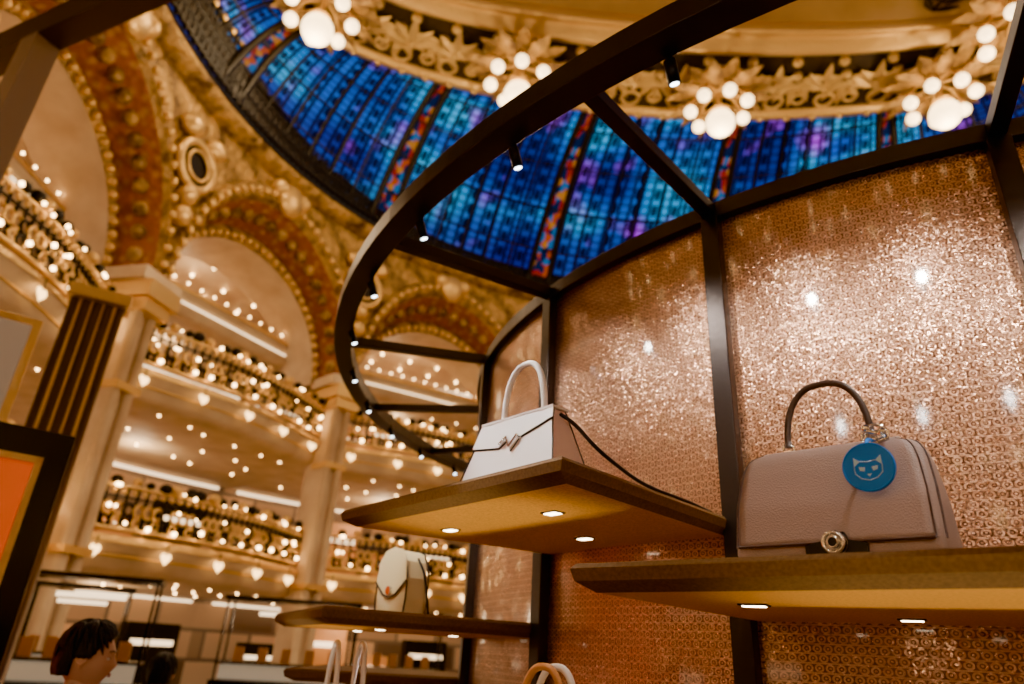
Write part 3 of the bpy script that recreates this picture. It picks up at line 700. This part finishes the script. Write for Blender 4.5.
def person(name,loc,face,h,shirt,trous,tilt=0):
    e=empty(name,loc,R(face)); s=h/1.7     # faces local -Y
    S=lambda p:(p[0]*s,p[1]*s,p[2]*s)
    def C(l): return [(S(p),(r[0]*s,r[1]*s) if isinstance(r,tuple) else r*s) for p,r in l]
    skin('torso_shirt',[C([((0,0,.93),(.15,.10)),((0,0,1.05),(.14,.10)),((0,-.01,1.2),(.15,.11)),((0,0,1.33),(.15,.10)),((0,0,1.41),(.07,.06)),((0,.0,1.45),(.058,.058))])]
      +[C([((0,0,1.33),(.15,.10)),((k*.15,.0,1.37),.062),((k*.20,.01,1.30),.056),((k*.235,.03,1.08),.044),((k*.24,-.03,.90),.036)]) for k in(-1,1)],shirt,e)
    skin('trousers',[C([((0,0,.97),(.145,.105)),((0,0,.90),(.15,.11))])]+[C([((0,0,.90),(.15,.11)),((k*.09,0,.82),.092),((k*.10,-.01,.48),.062),((k*.105,.01,.08),.048)]) for k in(-1,1)],trous,e)
    for k in(-1,1):
        skin('shoe',[C([((k*.105,.03,.045),.045),((k*.11,-.06,.04),.042),((k*.115,-.15,.032),.032)])],m_shoe,e)
        w0=(k*.24,-.03,.90); pm=(k*.243,-.05,.82)
        fingers=[C([(w0,.026),((k*.242,-.04,.86),(.022,.034)),(pm,(.018,.036))])]
        for j,(oy,ln_) in enumerate(((-.03,.07),(-.01,.082),(.01,.077),(.028,.06))):
            fingers.append(C([(pm,(.018,.036)),((k*.243,-.05+oy,.80),.0095),((k*.238,-.055+oy,.80-ln_*.5),.009),((k*.226,-.055+oy,.80-ln_),.008)]))
        fingers.append(C([((k*.242,-.04,.86),(.022,.034)),((k*.235,-.085,.84),.011),((k*.228,-.10,.80),.009)]))
        skin('hand',fingers,m_skin,e)
    skin('neck',[C([((0,.005,1.40),.056),((0,-.005,1.47),.052),((0,-.01,1.54),.052)])],m_skin,e)
    hc=Vector((0,-.02,1.595))
    mb=MB(); P=[]; nr,nc=28,36
    for i in range(nr+1):
        ph=math.pi*i/nr; row=[]
        for j in range(nc):
            t=2*math.pi*j/nc; x=math.sin(ph)*math.cos(t); y=math.sin(ph)*math.sin(t); z=math.cos(ph)
            X=.075*x; Y=.095*y; Z=.115*z
            if z<0: X*=1-.30*z*z; Y*=(1-.12*z*z)
            if y<0:
                if z<-.2: Y-=.008*max(0,1-abs(x)*3)
                nose=math.exp(-((x/.16)**2))*math.exp(-(((z+.18)/.17)**2)); Y-=.024*nose
                for k_ in(-1,1): Y+=.010*math.exp(-((x-k_*.38)/.17)**2-((z-.02)/.13)**2)
                Y-=.007*math.exp(-(x/.25)**2-((z+.50)/.07)**2); Y-=.006*math.exp(-(x/.5)**2-((z-.22)/.1)**2); Y-=.008*math.exp(-(x/.3)**2-((z+.85)/.15)**2)
            row.append(tuple((hc+Vector((X,Y,Z)))*s))
        P.append(row)
    mb.grid(P,0,cv=True)
    for k_ in(-1,1):
        mb.sphere(tuple((hc+Vector((k_*.029,-.076,.003)))*s),.0115*s,1,12,8); mb.sphere(tuple((hc+Vector((k_*.029,-.0835,.003)))*s),.0055*s,2,10,6)
        mb.sphere(tuple((hc+Vector((k_*.029,-.077,.006)))*s),.0122*s,0,12,8,(1,1,.75))
        mb.tube([tuple((hc+Vector((k_*x,y,z)))*s) for x,y,z in((.012,-.096,.024),(.03,-.095,.030),(.047,-.083,.024))],.0028*s,6,4)
        mb.sphere(tuple((hc+Vector((k_*.078,.005,-.008)))*s),.03*s,0,12,8,(.28,.6,1.05)); mb.torus(tuple((hc+Vector((k_*.084,.005,-.004)))*s),.019*s,.005*s,'x',16,6,0)
    mb.sphere(tuple((hc+Vector((0,-.094,-.058)))*s),.018*s,3,12,6,(1.1,.35,.22)); mb.sphere(tuple((hc+Vector((0,-.093,-.065)))*s),.016*s,3,12,6,(1.0,.4,.25))
    mb.build('head',[m_skin,m_eye,m_iris,m_lip,m_hair],e,sub=1)
    # hair: tousled cap + locks
    mb=MB(); P=[]
    for i in range(25):
        row=[]
        for j in range(60):
            t=2*math.pi*j/60; f=max(0,-math.sin(t)); side=abs(math.cos(t))
            lim=R(122-70*min(1,f*1.25)**.8) if f>0 else R(122)
            if side>.93: lim=min(lim,R(92))
            ph=lim*i/24; x=math.sin(ph)*math.cos(t); y=math.sin(ph)*math.sin(t); z=math.cos(ph)
            g=1.20+.035*math.sin(9*t+3*ph)+.025*math.sin(17*t+1)*math.sin(5*ph+1)
            if i==24: g=1.02
            row.append(tuple((hc+Vector((.078*x*g,.099*y*g+.004,.118*z*g-.002)))*s))
        P.append(row)
    mb.grid(P,0,cv=True)
    rnd=random.Random(3)
    for i in range(90):
        t=rnd.uniform(0,2*math.pi); f=max(0,-math.sin(t)); ph0=rnd.uniform(.1,.9); ph1=min(ph0+rnd.uniform(.5,.9),R(118-72*min(1,f*1.2)))
        if abs(math.cos(t))>.9: ph1=min(ph1,R(90))
        if ph1<ph0+.1: continue
        pts=[]
        for q in range(7):
            ph=ph0+(ph1-ph0)*q/6; tt=t+.25*q/6; g=1.22+.03*math.sin(q)
            pts.append(tuple((hc+Vector((.078*math.sin(ph)*math.cos(tt)*g,.099*math.sin(ph)*math.sin(tt)*g+.004,.118*math.cos(ph)*g-.002)))*s))
        mb.tube(pts,[.003*s,.007*s,.009*s,.009*s,.008*s,.006*s,.002*s],6,0)
    mb.build('hair',[m_hair],e)
    return e
m_bshirt=mat('blue_shirt',(.02,.07,.24),0,.8,bump=(50,.2,.003)); m_tr=mat('dark_trousers',(.02,.02,.03),0,.8)
person('man_in_blue_shirt',(-1.56,2.90,0),106,1.605,m_bshirt,m_tr)
person('woman_shopper',(-2.05,4.75,0),190,1.47,mat('dark_coat',(.03,.025,.03),0,.8),m_tr)

# ------------------------------------------------------------------ lights
for x,y,z,e_ in ((2,13,9,380),(-4,12,11.0,380),(9,12,9,260),(-5,7,7,120)):
    light('POINT','hall_fill',(x,y,z),e_,(1,.71,.41),.8)  # warm fill points without fixtures, added as ambient light for the hall
for k in (183.5,153.5,123.5,93.5):
    for zz in (2.3,6.0,9.6,11.6):
        a=R(k+DB); light('POINT','gallery_light',(HC.x+17*math.cos(a),HC.y+17*math.sin(a),zz),110 if zz<9 else 78,(1,.73,.45),.4)
# narrow fill beams from floor level, added to brighten the shelf undersides
for a,r0,tr,tz,e_,sp in ((238,2.75,2.26,1.7,85,26),(218,2.75,2.2,1.9,110,24),(200,2.75,2.25,1.65,75,26)): 
    light('SPOT','underside_fill',dp(a,r0*H,.08),e_,(1,.84,.60),.06,dp(a,tr*H,tz),sp,.9)
# unseen fill points added behind the camera to light the display
for x,y in ((-1.8,-1.0),(-.9,-1.6),(.1,-1.9),(1.1,-1.9)):
    light('POINT','front_fill',(x,y,3.3),11,(1,.93,.87),.05)
w_=bpy.data.worlds.new('world'); sc.world=w_; w_.use_nodes=True; bg=w_.node_tree.nodes['Background']; bg.inputs[0].default_value=(1,.76,.56,1); bg.inputs[1].default_value=.055
